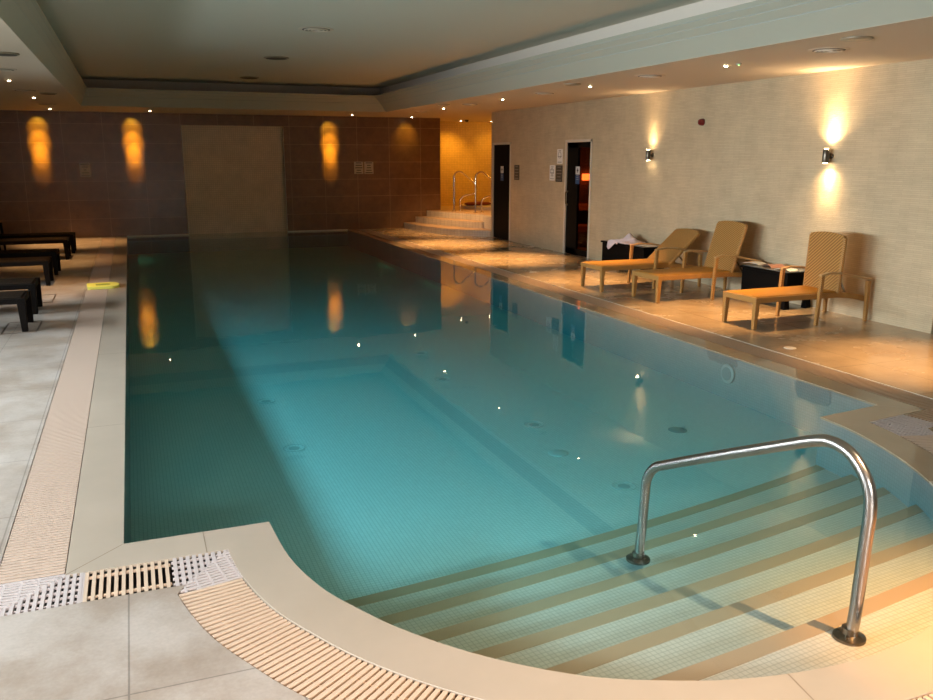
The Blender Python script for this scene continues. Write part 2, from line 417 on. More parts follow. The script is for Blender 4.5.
# coping joints
b = MB()
def joint(a, c, w=.005):
    a = Vector((*a, .0006)); c = Vector((*c, .0006)); d = (c-a).normalized(); s = Vector((-d.y, d.x, 0))*w/2
    b.face_pts([a-s, c-s, c+s, a+s])
joint(PATH[1], CO[1]); 
for y in (6.2, 8.6, 11.0, 13.4, 15.8, 18.2): joint((-.173, y), (-.418, y))
for i in (IA0+42, IA0+70): joint(PATH[i], CO[i])
joint((.2, 4.155), (.2, 3.91)); joint(PATH[-2], CO[-2])
for y in (6.4, 8.2, 10, 11.8, 13.6, 15.4, 17.2, 19): joint((5.2, y), (5.445, y))
struct(b.build('trim_1', M['joint']))
# thin pale edge line along the right deck and left grate
b = MB(); b.box(GR[-1][0], GR[-1][0]+.012, GR[-2][1], YF, -.05, .002); struct(b.build('trim_2', M['white_line']))

# basin
FD, FDD = -.43, -.43
b = MB()
for i in range(len(PATH)-1):
    a, c = PATH[i], PATH[i+1]
    o = offset([a, c], .03)
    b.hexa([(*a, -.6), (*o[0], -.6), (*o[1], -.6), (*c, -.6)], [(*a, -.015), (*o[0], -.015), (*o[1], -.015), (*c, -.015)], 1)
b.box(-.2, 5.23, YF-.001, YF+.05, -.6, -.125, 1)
DX, DY = 2.50, 8.95
b.face_pts([(-.173, 3.6, FDD), (DX, 3.6, FDD), (DX, DY, FDD), (-.173, DY, FDD)])
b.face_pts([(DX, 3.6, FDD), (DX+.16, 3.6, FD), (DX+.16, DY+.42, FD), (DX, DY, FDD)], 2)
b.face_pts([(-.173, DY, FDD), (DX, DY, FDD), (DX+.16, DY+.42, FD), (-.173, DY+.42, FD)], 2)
b.face_pts([(DX+.16, 2, FD), (5.2, 2, FD), (5.2, YF, FD), (DX+.16, YF, FD)])
b.face_pts([(-.173, DY+.42, FD), (DX+.16, DY+.42, FD), (DX+.16, YF, FD), (-.173, YF, FD)])
struct(b.build('pool_basin', [M['pool_floor'], M['pool_wall_shaded'], M['band_shade']]), 'pale mosaic basin of the swimming pool', 'pool')

# water body
b = MB(); W = offset(PATH, .004); W[0] = (W[0][0], YF-.002); W[-1] = (W[-1][0], YF-.002); b.prism(W, -.62, -.004)
tag(b.build('pool_water', M['water']), 'still teal water filling the indoor swimming pool', 'water', kind='stuff')

# pool steps with brown nosings
EDGES = [(-.37, [(.87, 3.87), (2.32, 4.05), (4.5, 4.5)]), (-.31, [(.96, 3.55), (2.13, 3.71), (4.48, 4.15)]), (-.26, [(1.07, 3.26), (1.94, 3.37), (4.43, 3.81)]),
         (-.20, [(1.21, 2.96), (1.74, 3.02), (4.3, 3.43)]), (-.14, [(1.42, 2.66), (2.59, 2.82), (3.92, 3.01)]), (-.07, [(1.71, 2.36), (2.24, 2.42), (3.4, 2.59)])]
def quad_through(P):
    (x0, y0), (x1, y1), (x2, y2) = P
    def f(x):
        return y0*(x-x1)*(x-x2)/((x0-x1)*(x0-x2))+y1*(x-x0)*(x-x2)/((x1-x0)*(x1-x2))+y2*(x-x0)*(x-x1)/((x2-x0)*(x2-x1))
    return f
def bay_region(f, upper=None):
    # part of the bay on the camera side of the curve y = f(x)
    pts = []; n = len(ARCS); inside = [p[1] < f(p[0]) for p in ARCS]
    i0 = inside.index(True); i1 = n-1-inside[::-1].index(True)
    def cross(a, c):
        for _ in range(25):
            m_ = ((a[0]+c[0])/2, (a[1]+c[1])/2)
            if m_[1] < f(m_[0]): c = m_
            else: a = m_
        return c
    L_ = cross(ARCS[max(i0-1, 0)], ARCS[i0]); R_ = cross(ARCS[min(i1+1, n-1)], ARCS[i1])
    return L_, R_, [L_]+ARCS[i0:i1+1]+[R_]
sb = MB(); nos = []
for k, (z, P) in enumerate(EDGES):
    f = quad_through(P); L_, R_, arc = bay_region(f)
    xs = [R_[0]+(L_[0]-R_[0])*t/14 for t in range(1, 14)]
    sb.prism(arc+[(x, f(x)) for x in xs], -.6 if k == 0 else EDGES[k-1][0]-.004, z)
    g = lambda x, f=f: f(x)-.085
    l2, r2, _ = bay_region(g)
    top = [(L_[0]+(R_[0]-L_[0])*t/16, f(L_[0]+(R_[0]-L_[0])*t/16)) for t in range(17)]
    bot = [(r2[0]+(l2[0]-r2[0])*t/16, g(r2[0]+(l2[0]-r2[0])*t/16)) for t in range(17)]
    nb = MB(); nb.prism(top+bot, z, z+.002); nos.append(nb)
steps = struct(sb.build('pool_steps', M['step_tile']), 'submerged mosaic steps down into the pool bay', 'steps')
for nb in nos: nb.build('step_nosing', M['nosing'], steps)

# far wall, brown tile with a recessed mosaic panel
b = MB()
PX0, PX1, PZ = 1.25, 3.64, 2.60
b.box(XL-.2, PX0, YF, YF+.25, -.12, HC); b.box(PX1, 7.8, YF, YF+.25, -.12, HC); b.box(PX0, PX1, YF, YF+.25, PZ, HC)
b.box(7.6, 7.8, YF+.25, 23.6, -.12, HC)
struct(b.build('wall_far', M['brown_tile']))
b = MB(); b.box(PX0, PX1, YF+.07, YF+.24, -.12, PZ); struct(b.build('wall_far_panel', M['screen']))
b = MB(); b.box(PX0, PX1, YF-.001, YF+.07, -.12, .004); struct(b.build('wall_far_sill', M['screen']))
b = MB(); b.box(PX0-.015, PX0, YF-.006, YF+.07, 0, PZ); b.box(PX1, PX1+.012, YF-.006, YF+.07, 0, PZ); struct(b.build('trim_3', M['white_line']))
b = MB(); b.box(-.173, PX0, YF-.03, YF, -.05, .015); b.box(PX1, 5.2, YF-.03, YF, -.05, .015); struct(b.build('trim_4', M['white_line']))
# left and back walls with openings
b = MB()
ys = [YB]+[v for wn in WINS for v in wn]+[YF]
b.box(XL-.2, XL, YB, YF, -.12, WZ0); b.box(XL-.2, XL, YB, YF, WZ1, HC)
for i in range(0, len(ys), 2): b.box(XL-.2, XL, ys[i], ys[i+1], WZ0, WZ1)
struct(b.build('wall_left', M['cream']))
for i, (y0, y1) in enumerate(WINS):
    b = MB(); x0, x1 = XL-.14, XL-.08
    b.box(x0, x1, y0, y1, WZ0, WZ0+.05); b.box(x0, x1, y0, y1, WZ1-.05, WZ1)
    for y in (y0, (y0+y1)/2-.025, y1-.05): b.box(x0, x1, y, y+.05, WZ0, WZ1)
    fr = struct(b.build('window_%d' % (i+1), M['sign_white']))
    g = MB(); g.box(XL-.115, XL-.105, y0, y1, WZ0, WZ1); g.build('window_glass', M['clear_glass'], fr)
b = MB(); b.box(XL-.2, BW[0], YB-.2, YB, -.12, HC); b.box(BW[1], 12.2, YB-.2, YB, -.12, HC); b.box(BW[0], BW[1], YB-.2, YB, BW[3], HC); b.box(BW[0], BW[1], YB-.2, YB, -.12, BW[2])
struct(b.build('wall_back', M['cream']))
b = MB()
for x in (BW[0], (BW[0]+BW[1])/2-.03, BW[1]-.06): b.box(x, x+.06, YB-.14, YB-.08, BW[2], BW[3])
b.box(BW[0], BW[1], YB-.14, YB-.08, BW[2], BW[2]+.06); b.box(BW[0], BW[1], YB-.14, YB-.08, BW[3]-.06, BW[3])
fr = struct(b.build('window_4', M['sign_white']))  # added unseen window that frames the frontal fill
g = MB(); g.box(BW[0], BW[1], YB-.115, YB-.105, BW[2], BW[3]); g.build('window_glass', M['clear_glass'], fr)

# right wall with two door openings
D1 = (17.42, 18.46); D2 = (13.84, 14.86); DH = 2.18; WEND = 18.53; WNEAR = 6.42
b = MB()
T = .22
for y0, y1 in ((WNEAR, D2[0]), (D2[1], D1[0]), (D1[1], WEND)): b.box(XR, XR+T, y0, y1, -.12, HC)
for d in (D1, D2): b.box(XR, XR+T, d[0], d[1], DH, HC)
struct(b.build('wall_right', M['right_wall']))
b = MB(); b.box(9.2, 9.4, YB, WNEAR, -.12, HC); b.box(XR+T, 9.4, WNEAR, WNEAR+.2, -.12, HC); struct(b.build('wall_alcove', M['cream']))
# spa area walls
b = MB(); b.box(7.8, 12.2, 23.6, 23.8, -.12, HC); b.box(12.0, 12.2, 18.3, 23.6, -.12, HC); struct(b.build('wall_spa', M['yellow_wall']))
b = MB(); b.box(XR+T, 12.2, WEND-.2, WEND, -.12, HC); struct(b.build('wall_spa_side', M['yellow_wall']))

# ceiling: soffit, cornice, cove, tray ceiling
TX0, TX1, TY0, TY1 = -.80, 5.586, 1.0, 19.27
b = MB(); b.box(XL-.2, TX0, YB-.2, 23.8, HC, HC+.03); b.box(TX1, 12.2, YB-.2, 23.8, HC, HC+.03)
b.box(TX0, TX1, YB-.2, TY0, HC, HC+.03); b.box(TX0, TX1, TY1, 23.8, HC, HC+.03)
struct(b.build('ceiling', M['soffit']))
def rect_ring(b, r0, z0, r1, z1, mi=0):
    c0 = [(r0[0], r0[2], z0), (r0[1], r0[2], z0), (r0[1], r0[3], z0), (r0[0], r0[3], z0)]
    c1 = [(r1[0], r1[2], z1), (r1[1], r1[2], z1), (r1[1], r1[3], z1), (r1[0], r1[3], z1)]
    for i in range(4):
        j = (i+1) % 4; b.face_pts([c0[i], c0[j], c1[j], c1[i]], mi)
b = MB()
def lerp_rect(t): return (TX0+.15*t, TX1-.32*t, TY0+.2*t, TY1-.23*t)
prof = [(0, HC+.002), (.5, HC+.17), (.5, HC+.178), (.72, HC+.24), (.72, HC+.247), (.9, HC+.295), (.9, HC+.302), (1, HU)]
for (t0, z0), (t1, z1) in zip(prof, prof[1:]):
    gmi = 1 if z1-z0 < .01 else 0
    r0, r1 = lerp_rect(t0), lerp_rect(t1)
    rect_ring(b, r0, z0, r1, z1, gmi)
r1 = lerp_rect(1); rc = (-.75, 5.62, .8, 19.80)
rect_ring(b, r1, HU, rc, HU, 0)
struct(b.build('trim_5', [M['cornice'], M['groove']]))
b = MB(); rect_ring(b, rc, HU, rc, HT, 0); struct(b.build('trim_6', M['cove']))
b = MB(); b.box(rc[0], rc[1], rc[2], rc[3], HT, HT+.03); struct(b.build('ceiling', M['ceiling']))
b = MB(); b.box(XL-.2, 12.2, YB-.2, 23.8, HT+.06, HT+.1); struct(b.build('roof_slab', M['cream']))

# ------------------------------------------------------------------ curved spa steps and platform
def spa_steps():
    s1 = [(6.75, YF), (6.79, 21.0), (6.88, 20.38), (7.04, 19.72), (7.26, 19.22), (7.55, 18.83), (7.88, 18.54), (8.6, 18.54), (8.6, YF)]
    s2 = [(7.08, YF), (7.18, 21.1), (7.40, 20.38), (7.66, 19.66), (7.95, 19.2), (8.6, 19.2), (8.6, YF)]
    s3 = [(7.40, YF), (7.60, 21.1), (7.93, 20.3), (8.18, 19.4), (8.35, 19.2), (12.0, 19.2), (12.0, 23.6), (7.8, 23.6), (7.8, YF)]
    b = MB()
    b.prism(s1, 0, .15, 1, 0); b.prism(s2, .15, .30, 1, 0); b.prism(s3, .001, .45, 1, 0)
    b.box(8.02, 8.5, 18.54, 19.3, .15, .45)
    return b.build('spa_steps', [M['step_white'], M['step_top']])
struct(spa_steps(), 'curved white tiled steps up to the yellow spa area', 'steps')

# ------------------------------------------------------------------ grates
def clip_line(poly, p, d):
    # interval of p + t d inside the convex polygon
    t0, t1 = -1e9, 1e9; n_ = len(poly)
    ar = sum(poly[i][0]*poly[(i+1) % n_][1]-poly[(i+1) % n_][0]*poly[i][1] for i in range(n_))
    if ar < 0: poly = poly[::-1]
    for i in range(n_):
        a = Vector(poly[i]); e = Vector(poly[(i+1) % n_])-a; nn = Vector((-e.y, e.x))
        den = nn.dot(d); num = nn.dot(a-p)
        if abs(den) < 1e-9:
            if num > 0: return None
            continue
        t = num/den
        if den > 0: t0 = max(t0, t)
        else: t1 = min(t1, t)
    return (t0, t1) if t1-t0 > .006 else None
def fill_bars(b, poly, ang, pitch, wid, z0=-.018, z1=-.001, mi=0):
    d = Vector((math.cos(ang), math.sin(ang))); nrm = Vector((-d.y, d.x))
    ks = [nrm.dot(Vector(p)) for p in poly]; k = min(ks)+pitch*.5
    while k < max(ks):
        c = clip_line(poly, nrm*k, d)
        if c:
            a = nrm*k+d*c[0]; e = nrm*k+d*c[1]; s = nrm*wid/2
            b.hexa([(*(a-s), z0), (*(e-s), z0), (*(e+s), z0), (*(a+s), z0)], [(*(a-s), z1), (*(e-s), z1), (*(e+s), z1), (*(a+s), z1)], mi)
        k += pitch
# long straight runs
b = MB(); gx0, gx1 = GR[0][0], CO[0][0]; y = CO[1][1]+.03
while y < YF-.02: b.box(gx0+.004, gx1-.006, y, y+.018, -.018, -.001); y += .031
for x in (gx0+.1, gx0+.2): b.box(x, x+.008, CO[1][1]+.02, YF-.02, -.02, -.008)
tag(b.build('overflow_grate', M['bars']), 'long pinkish slatted drain grate along the left pool edge', 'drain grate', 'slatted drain grates round the pool')
b = MB(); gx0, gx1 = CO[-1][0], GR[-1][0]; y = CO[-2][1]+.03
while y < YF-.02: b.box(gx0+.004, gx1-.004, y, y+.018, -.018, -.001); y += .031
for x in (gx0+.1, gx0+.2): b.box(x, x+.008, CO[-2][1]+.02, YF-.02, -.02, -.008)
tag(b.build('overflow_grate', M['bars_brown']), 'long brown slatted drain grate along the right pool edge by the tan loungers', 'drain grate', 'slatted drain grates round the pool')
# near left corner: white mesh, tan bars, white mesh
cy, gy = CO[1][1], GR[1][1]; cx, gx = CO[1][0], GR[1][0]
H2 = math.pi/2
b = MB(); A1 = [(gx, cy), (cx, cy), (gx, gy)]; A2 = [(cx, cy), (gx, gy), (-.335, gy), (-.335, cy)]
fill_bars(b, A1, 0, .026, .015); fill_bars(b, A1, H2, .07, .009, -.014, -.0015); fill_bars(b, A2, H2, .029, .016); fill_bars(b, A2, 0, .055, .007, -.014, -.003)
b.bar((gx, gy, -.009), (cx, cy, -.009), .012, .014); b.bar((-.338, gy+.004, -.009), (-.338, cy-.004, -.009), .012, .016)
b.bar((gx, cy+.008, -.009), (cx, cy+.008, -.009), .014, .016)
tag(b.build('corner_grate', M['mesh_white']), 'white mesh grate panel at the left corner of the grate, by the long straight run', 'drain grate', 'white mesh corner panels')
b = MB(); A = [(-.33, cy-.004), (-.33, gy+.004), (.03, gy+.004), (.03, cy-.004)]
fill_bars(b, A, H2, .031, .016); fill_bars(b, [(-.33, cy-.045), (-.33, cy-.055), (.03, cy-.055), (.03, cy-.045)], 0, .01, .01, -.016, -.004)
fill_bars(b, [(-.33, gy+.055), (-.33, gy+.045), (.03, gy+.045), (.03, gy+.055)], 0, .01, .01, -.016, -.004)
tag(b.build('overflow_grate', M['bars_tan']), 'short tan slatted grate with dark gaps between the two white mesh panels, near corner', 'drain grate', 'slatted drain grates round the pool')
b = MB(); c2 = CO[IA0]; g2 = GR[IA0]
def path_at(path, yv, i0, i1):
    for i in range(i0, i1):
        if (path[i][1]-yv)*(path[i+1][1]-yv) <= 0: return path[i], i
cB, iB = path_at(CO, 3.56, IA0, IA0+30)
gB = GR[iB]
A1 = [(.035, cy-.004), (c2[0], cy-.004), (g2[0], gy+.004), (.035, gy+.004)]; A2 = [c2, cB, gB, g2]
fill_bars(b, A1, H2, .029, .017); fill_bars(b, A1, 0, .055, .010, -.014, -.003)
fill_bars(b, A2, R(14), .026, .015); fill_bars(b, A2, R(100), .06, .009, -.014, -.0015)
b.bar((*g2, -.009), (*c2, -.009), .010, .014)
tag(b.build('corner_grate', M['mesh_white']), 'white mesh grate panel where the curved grate begins, right of the tan slats', 'drain grate', 'white mesh corner panels')
# curved grate round the bay, radial bars
def arc_len_points(i0, i1, pitch):
    out = []; acc = 0; nxt = pitch/2
    for i in range(i0, i1):
        a = Vector(PATH[i]); c = Vector(PATH[i+1])
        # arc length measured at the grate centre line
        A = (Vector(CO[i])+Vector(GR[i]))/2; C = (Vector(CO[i+1])+Vector(GR[i+1]))/2; L = (C-A).length
        while acc+L >= nxt:
            t = (nxt-acc)/L; out.append((Vector(CO[i]).lerp(Vector(CO[i+1]), t), Vector(GR[i]).lerp(Vector(GR[i+1]), t))); nxt += pitch
        acc += L
    return out
iE = None
for i in range(IA1, IA0, -1):
    if CO[i][1] < 4.02: iE = i; break
b = MB()
for a, c in arc_len_points(iB, iE, .031):
    d = (c-a).normalized(); a = a+d*.008; c = c-d*.004
    b.bar((a.x, a.y, -.010), (c.x, c.y, -.010), .0155, .018)
for t in (.35, .7):
    P = [Vector(CO[i]).lerp(Vector(GR[i]), t) for i in range(iB, iE+1)]
    for p, q in zip(P, P[1:]): b.bar((p.x, p.y, -.013), (q.x, q.y, -.013), .008, .010)
tag(b.build('overflow_grate', M['bars_tan']), 'curved tan slatted drain grate following the round bay of the pool steps', 'drain grate', 'slatted drain grates round the pool')
# right corner panels
b = MB(); c3 = CO[IA1]; c4 = CO[-2]; g3 = (GR[IA1][0], GR[IA1][1]); g4 = GR[-2]
cE, gE = CO[iE], GR[iE]
ang = math.atan2(c4[1]-c3[1], c4[0]-c3[0])
A1 = [c3, (c3[0]+.38, c3[1]+.38*math.tan(ang)), (g3[0]+.16, g3[1]), g3]
fill_bars(b, A1, ang, .026, .018); fill_bars(b, A1, ang+H2, .08, .014, -.014, -.0015)
A2 = [c3, cE, gE, g3]
fill_bars(b, A2, R(-8), .03, .016); fill_bars(b, A2, R(78), .035, .012, -.014, -.002)
tag(b.build('corner_grate', M['mesh_white']), 'white mesh grate panel at the right corner of the bay, behind the handrail', 'drain grate', 'white mesh corner panels')
b = MB(); A = [(c3[0]+.39, c3[1]+.39*math.tan(ang)), c4, g4, (g3[0]+.17, g3[1])]
fill_bars(b, A, ang, .028, .019)
A = [c4, g4, (GR[-1][0], c4[1]+.03), (c4[0], c4[1]+.03)]
fill_bars(b, A, 0, .028, .019)
tag(b.build('overflow_grate', M['bars_brown']), 'short brown slatted grate between the right white mesh panel and the right deck', 'drain grate', 'slatted drain grates round the pool')

# ------------------------------------------------------------------ pool fittings
def fil(P, r, n=8):
    # polyline with rounded corners
    P = [Vector(p) for p in P]; out = [P[0]]
    for a, p, c in zip(P, P[1:], P[2:]):
        u = (a-p).normalized(); v = (c-p).normalized(); rr = min(r, (a-p).length*.49, (c-p).length*.49)
        s = p+u*rr; e = p+v*rr
        for k in range(n+1):
            t = k/n; out.append(s*(1-t)**2+p*2*t*(1-t)+e*t*t)
    return out+[P[-1]]
# handrail: two posts on the steps, posts and slope taken in the vertical plane through both feet
base1 = unproj(638, 560, -.26); base2 = unproj(849, 638, -.07)
pn = (base2-base1).normalized(); nrm = Vector((-pn.y, pn.x, 0)).normalized()
def on_plane(px, py):
    d = F+R2*(px-466.5)/FPX-U2*(py-350)/FPX; o = Vector((0, 0, EYE)); t = nrm.dot(base1-o)/nrm.dot(d); return o+d*t
CL = [(639, 560), (642, 527), (645, 495), (647, 479), (654.5, 468), (668, 464.5), (707, 457.5), (778.6, 446), (814, 440.7), (832, 442), (850, 453), (863, 472), (869.5, 491.5), (870, 513), (866, 540), (860, 581), (854, 620)]
cp = [on_plane(*q) for q in CL]+[base2]; cp[0] = base1
pts = [Vector((p0[0], p0[1], p0[2])) for p0 in cp]
def catmull3(P, n=5):
    out = []
    for i in range(len(P)-1):
        a, b_, c, d = P[max(i-1, 0)], P[i], P[i+1], P[min(i+2, len(P)-1)]
        for k in range(n):
            t = k/n; out.append(.5*((2*b_)+(c-a)*t+(2*a-5*b_+4*c-d)*t*t+(3*b_-a-3*c+d)*t**3))
    return out+[P[-1]]
pts = catmull3(pts)
hr = thing('handrail', (base1.x, base1.y, -.26), 'large polished steel handrail standing in the water on the near pool steps', 'handrail', 'steel handrails')
b = MB(); b.tube([p-Vector((base1.x, base1.y, -.26)) for p in pts], .0255, 16); b.build('rail_tube', M['steel'], hr, smooth=True)
for bb in (base1, base2):
    f = MB(); q = bb-Vector((base1.x, base1.y, -.26))
    f.lathe((q.x, q.y, q.z), [(.064, 0), (.064, .012), (.050, .018), (.033, .024), (.032, .05), (.027, .051)], 28)
    for k in range(4):
        a = k*math.pi/2+.5; f.lathe((q.x+.043*math.cos(a), q.y+.043*math.sin(a), q.z+.014), [(.008, 0), (.008, .008), (.004, .01)], 8)
    f.build('mounting_flange', M['steel_dark'], hr, smooth=True)

def disc_thing(name, m, loc, r, h, label, cat, group, dark=None):
    b = MB(); b.lathe((0, 0, 0), [(r, 0), (r, h*.6), (r*.92, h)], 28)
    o = b.build(name, m, smooth=True); o.location = loc; return tag(o, label, cat, group)
inl = [((421, 353), 'pale ring inlet in the pool floor, farthest of the right-hand row'), ((442.5, 379), 'pale ring inlet in the pool floor, second of the right-hand row from the far end'),
       ((534, 424.5), 'pale ring inlet in the pool floor in mid pool, third of the right-hand row'), ((624, 486), 'pale ring inlet in the pool floor just beyond the steps, left of the handrail'),
       ((266, 401), 'ring inlet in the shaded left pool floor, the farther one'), ((294, 448), 'ring inlet in the left pool floor, the nearer one')]
for (px, py), lb in inl:
    z = FD if px > 400 else FDD
    q = unproj(px, py, z+.004); b = MB(); b.tube([(.085*math.cos(t*math.pi/12), .085*math.sin(t*math.pi/12), 0) for t in range(25)], .0022, 6, cap=False)
    b.lathe((0, 0, -.003), [(.045, 0), (.044, .002)], 20)
    o = b.build('floor_inlet', M['inlet'], smooth=True); o.location = q; tag(o, lb, 'pool inlet', 'ring inlets in the pool floor')
for (px, py), lb in (((677.5, 430), 'dark round drain in the pool floor below the right wall lamp reflection'), ((558, 453), 'faint dark round drain in the middle of the pool floor')):
    q = unproj(px, py, FD+.002); disc_thing('floor_drain', mat('floor_drain_plastic', (.22, .3, .31), .5) if px > 600 else mat('faint_drain_plastic', (.46, .53, .54), .5), q, .08, .004, lb, 'drain', 'floor drains')
# wall jet on the right basin wall
wj = thing('underwater_light', (5.2, 6.34, -.17), 'oval grey underwater light in the right basin wall below the coping', 'light')
b = MB(); b.lathe((0, 0, 0), [(.095, -.001), (.095, -.02), (.085, -.026)], 30, axis='x'); b.build('rim', mat('light_rim_plastic', (.28, .31, .31), .5), wj, smooth=True)
b = MB(); b.lathe((-.026, 0, 0), [(.065, 0), (.065, -.004)], 30, axis='x'); b.build('lens', mat('light_lens_off', (.16, .20, .21), .5), wj, smooth=True)

# ------------------------------------------------------------------ loungers
def make_lounger(label, Lf, Lm, Lr, width, ang, backlen, fm, sm, bm_, arm_m, foot=.36, brace=False, lw=.062, group='tan wicker loungers along the right wall'):
    """x runs from the foot (0) to the head; width along y (0..width)"""
    root = thing('sun_lounger', (0, 0, 0), label, 'sun lounger', group)
    zt = foot
    # frame: apron rails + rear rails that curve down
    b = MB()
    def rail(y):
        xs = [0.0, Lf*.5, Lf, Lf+(Lr-Lf)*.4, Lf+(Lr-Lf)*.75, Lr]; zs = [zt-.034, zt-.034, zt-.036, zt-.05, zt-.075, zt-.105]
        for k in range(5): b.bar((xs[k], y, zs[k]), (xs[k+1], y, zs[k+1]), .045, .06)
    rail(.022); rail(width-.022)
    b.bar((.022, 0, zt-.034), (.022, width, zt-.034), .045, .062); b.bar((Lm, 0, zt-.05), (Lm, width, zt-.05), .035, .04); b.bar((Lr, 0, zt-.105), (Lr, width, zt-.105), .04, .045)
    b.build('frame', fm, root, bevel=.005)
    # seat sling
    b = MB(); b.box(.03, Lf+.02, .03, width-.03, zt-.012, zt+.004); b.build('seat', sm, root, bevel=.004)
    # legs
    for y in (.028, width-.028):
        b = MB(); b.bar((.03, y, zt-.004), (.022, y, 0), lw, lw, up=(1, 0, 0), w2=lw*.68, h2=lw*.68); b.build('leg', fm, root, bevel=.004)
    for y in (-.03, width+.03):
        b = MB(); b.bar((Lm, y, 0), (Lm+.03, y, zt+.215), .036, .036, up=(1, 0, 0), w2=.044, h2=.044); b.build('leg', fm, root, bevel=.004)
        b = MB(); b.bar((Lr, y, 0), (Lr-.01, y, zt+.115), .036, .036, up=(1, 0, 0), w2=.048, h2=.048); b.build('leg', fm, root, bevel=.004)
        b = MB(); P = [(Lm+.005, zt+.205), (Lm+.12, zt+.228), (Lm+.32, zt+.215), (Lm+.5, zt+.175), (Lr+.02, zt+.125)]
        if Lr-Lm > .75: P = [(Lm+.005, zt+.205)]+[(Lm+(Lr-Lm)*t, zt+.205+dz) for t, dz in ((.2, .022), (.5, .01), (.8, -.04))]+[(Lr+.02, zt+.125)]
        for (x0, z0), (x1, z1) in zip(P, P[1:]): b.bar((x0-.003, y, z0), (x1+.003, y, z1), .052, .022)
        b.build('armrest', arm_m, root, bevel=.006)
        # short links between the frame and the posts
    for y in (0, width):
        s_ = -1 if y == 0 else 1
        b = MB(); b.bar((Lm+.015, y-s_*.01, zt-.045), (Lm+.015, y+s_*.03, zt-.045), .02, .02, up=(1, 0, 0)); b.build('bolt', M['steel_dark'], root)
        b = MB(); b.bar((Lr-.002, y-s_*.01, zt-.105), (Lr-.002, y+s_*.03, zt-.105), .02, .02, up=(1, 0, 0)); b.build('bolt', M['steel_dark'], root)
    # backrest: padded slab with an arched top
    dx, dz = math.cos(ang), math.sin(ang); nx, nz = -dz, dx
    b = MB(); n_ = 8; th = .045; hx, hz = Lf, zt-.01
    def at(y, l, t): return (hx+dx*l+nx*t, y, hz+dz*l+nz*t)
    cols = []
    for k in range(n_+1):
        u = k/n_; y = .025+(width-.05)*u; top = backlen-.028*(2*u-1)**2
        cols.append([at(y, 0, 0), at(y, top*.5, -.004), at(y, top, 0), at(y, top, -th), at(y, top*.5, -th-.004), at(y, 0, -th)])
    i = len(b.v)
    for c in cols: b.v += c
    for k in range(n_):
        for j in range(6):
            j2 = (j+1) % 6; b.f.append((i+k*6+j, i+k*6+j2, i+(k+1)*6+j2, i+(k+1)*6+j)); b.m.append(0)
    b.f.append(tuple(i+j for j in range(6))); b.m.append(0); b.f.append(tuple(i+n_*6+j for j in reversed(range(6)))); b.m.append(0)
    back = b.build('backrest', bm_, root, bevel=.004)
    # border piping of the backrest
    for y in (.022, width-.022):
        b = MB(); b.tube([at(y, 0, -th*.5), at(y, backlen-.05, -th*.5)], .024, 8); b.build('side_piping', fm, back, smooth=True)
    if ang > .3:
        for y in (.12, width-.12):
            b = MB(); a_ = at(y, backlen*.34, -th); b.bar(a_, (min(a_[0]+.20, Lr-.02), y, zt-.07), .022, .012, up=(0, 1, 0)); b.build('back_brace', M['steel'], root)
    return root
tan = dict(fm=M['wicker'], sm=M['sling'], bm_=M['wicker_back'], arm_m=M['wood_arm'])
a1 = make_lounger('tan wicker lounger with its back laid lowest, nearest the sauna door', 1.10, .84, 1.62, .62, R(42), .70, **tan)
a1.location = (6.06, 10.22, 0); a1.rotation_euler = (0, 0, R(-1))
a2 = make_lounger('tan wicker lounger with upright back in the middle of the three on the right deck', 1.15, .84, 1.58, .62, R(73), .69, **tan)
a2.location = (6.25, 9.12, 0)
a3 = make_lounger('tan wicker lounger nearest the camera, back bolt upright, under the bright wall lamp', 1.15, .84, 1.57, .56, R(87), .67, brace=True, **tan)
a3.location = (6.25, 7.26, 0)
# black loungers: one built, the others copied
blk = dict(fm=M['black_wicker'], sm=M['black_sling'], bm_=M['black_wicker'], arm_m=M['black_wicker'])
proto = make_lounger('black wicker lounger on the left deck, nearest the camera', 1.55, 1.28, 2.2, .62, R(12), .66, foot=.37, lw=.085, group='black loungers along the left wall', **blk)
LB = [((-1.17, 10.68), 'black wicker lounger on the left deck, nearest the camera of the row'), ((-1.17, 11.80), 'black wicker lounger on the left deck, second from the camera, beside the square floor hatch'),
      ((-1.22, 14.28), 'black wicker lounger on the left deck, near one of the middle pair'), ((-1.20, 15.50), 'black wicker lounger on the left deck, far one of the middle pair'),
      ((-1.17, 17.75), 'black wicker lounger on the left deck, near one of the far pair'), ((-1.13, 18.85), 'black wicker lounger on the left deck farthest from the camera, nearest the brown wall')]
for i, ((x, y), lb) in enumerate(LB):
    o = proto if i == 0 else copy_tree(proto)
    o.location = (x, y, 0); o.rotation_euler = (0, 0, math.pi); o['label'] = lb

# ------------------------------------------------------------------ side tables, towel, magazines
def side_table(y0, y1, label):
    root = thing('side_table', (7.66, (y0+y1)/2, 0), label, 'table', 'low black tables by the right wall'); L = (y1-y0)/2
    b = MB(); b.box(-.20, .20, -L+.02, L-.02, .11, .435); b.build('body', M['black_wood'], root, bevel=.006)
    b = MB(); b.box(-.225, .225, -L, L, .435, .465); b.build('table_top', M['black_wood'], root, bevel=.006)
    b = MB(); b.box(-.19, .19, -L+.035, L-.035, .465, .469); b.build('glass_inset', M['table_glass'], root)
    for x in (-.17, .17):
        for y in (-L+.06, L-.06):
            b = MB(); b.bar((x, y, .115), (x, y, 0), .07, .07, up=(1, 0, 0), w2=.085, h2=.085); b.build('leg', M['black_wood'], root, bevel=.004)
    return root
side_table(11.3, 12.62, 'low black table with a crumpled towel on it, nearest the sauna door')
side_table(8.12, 9.0, 'low black table strewn with magazines between the two upright tan loungers')
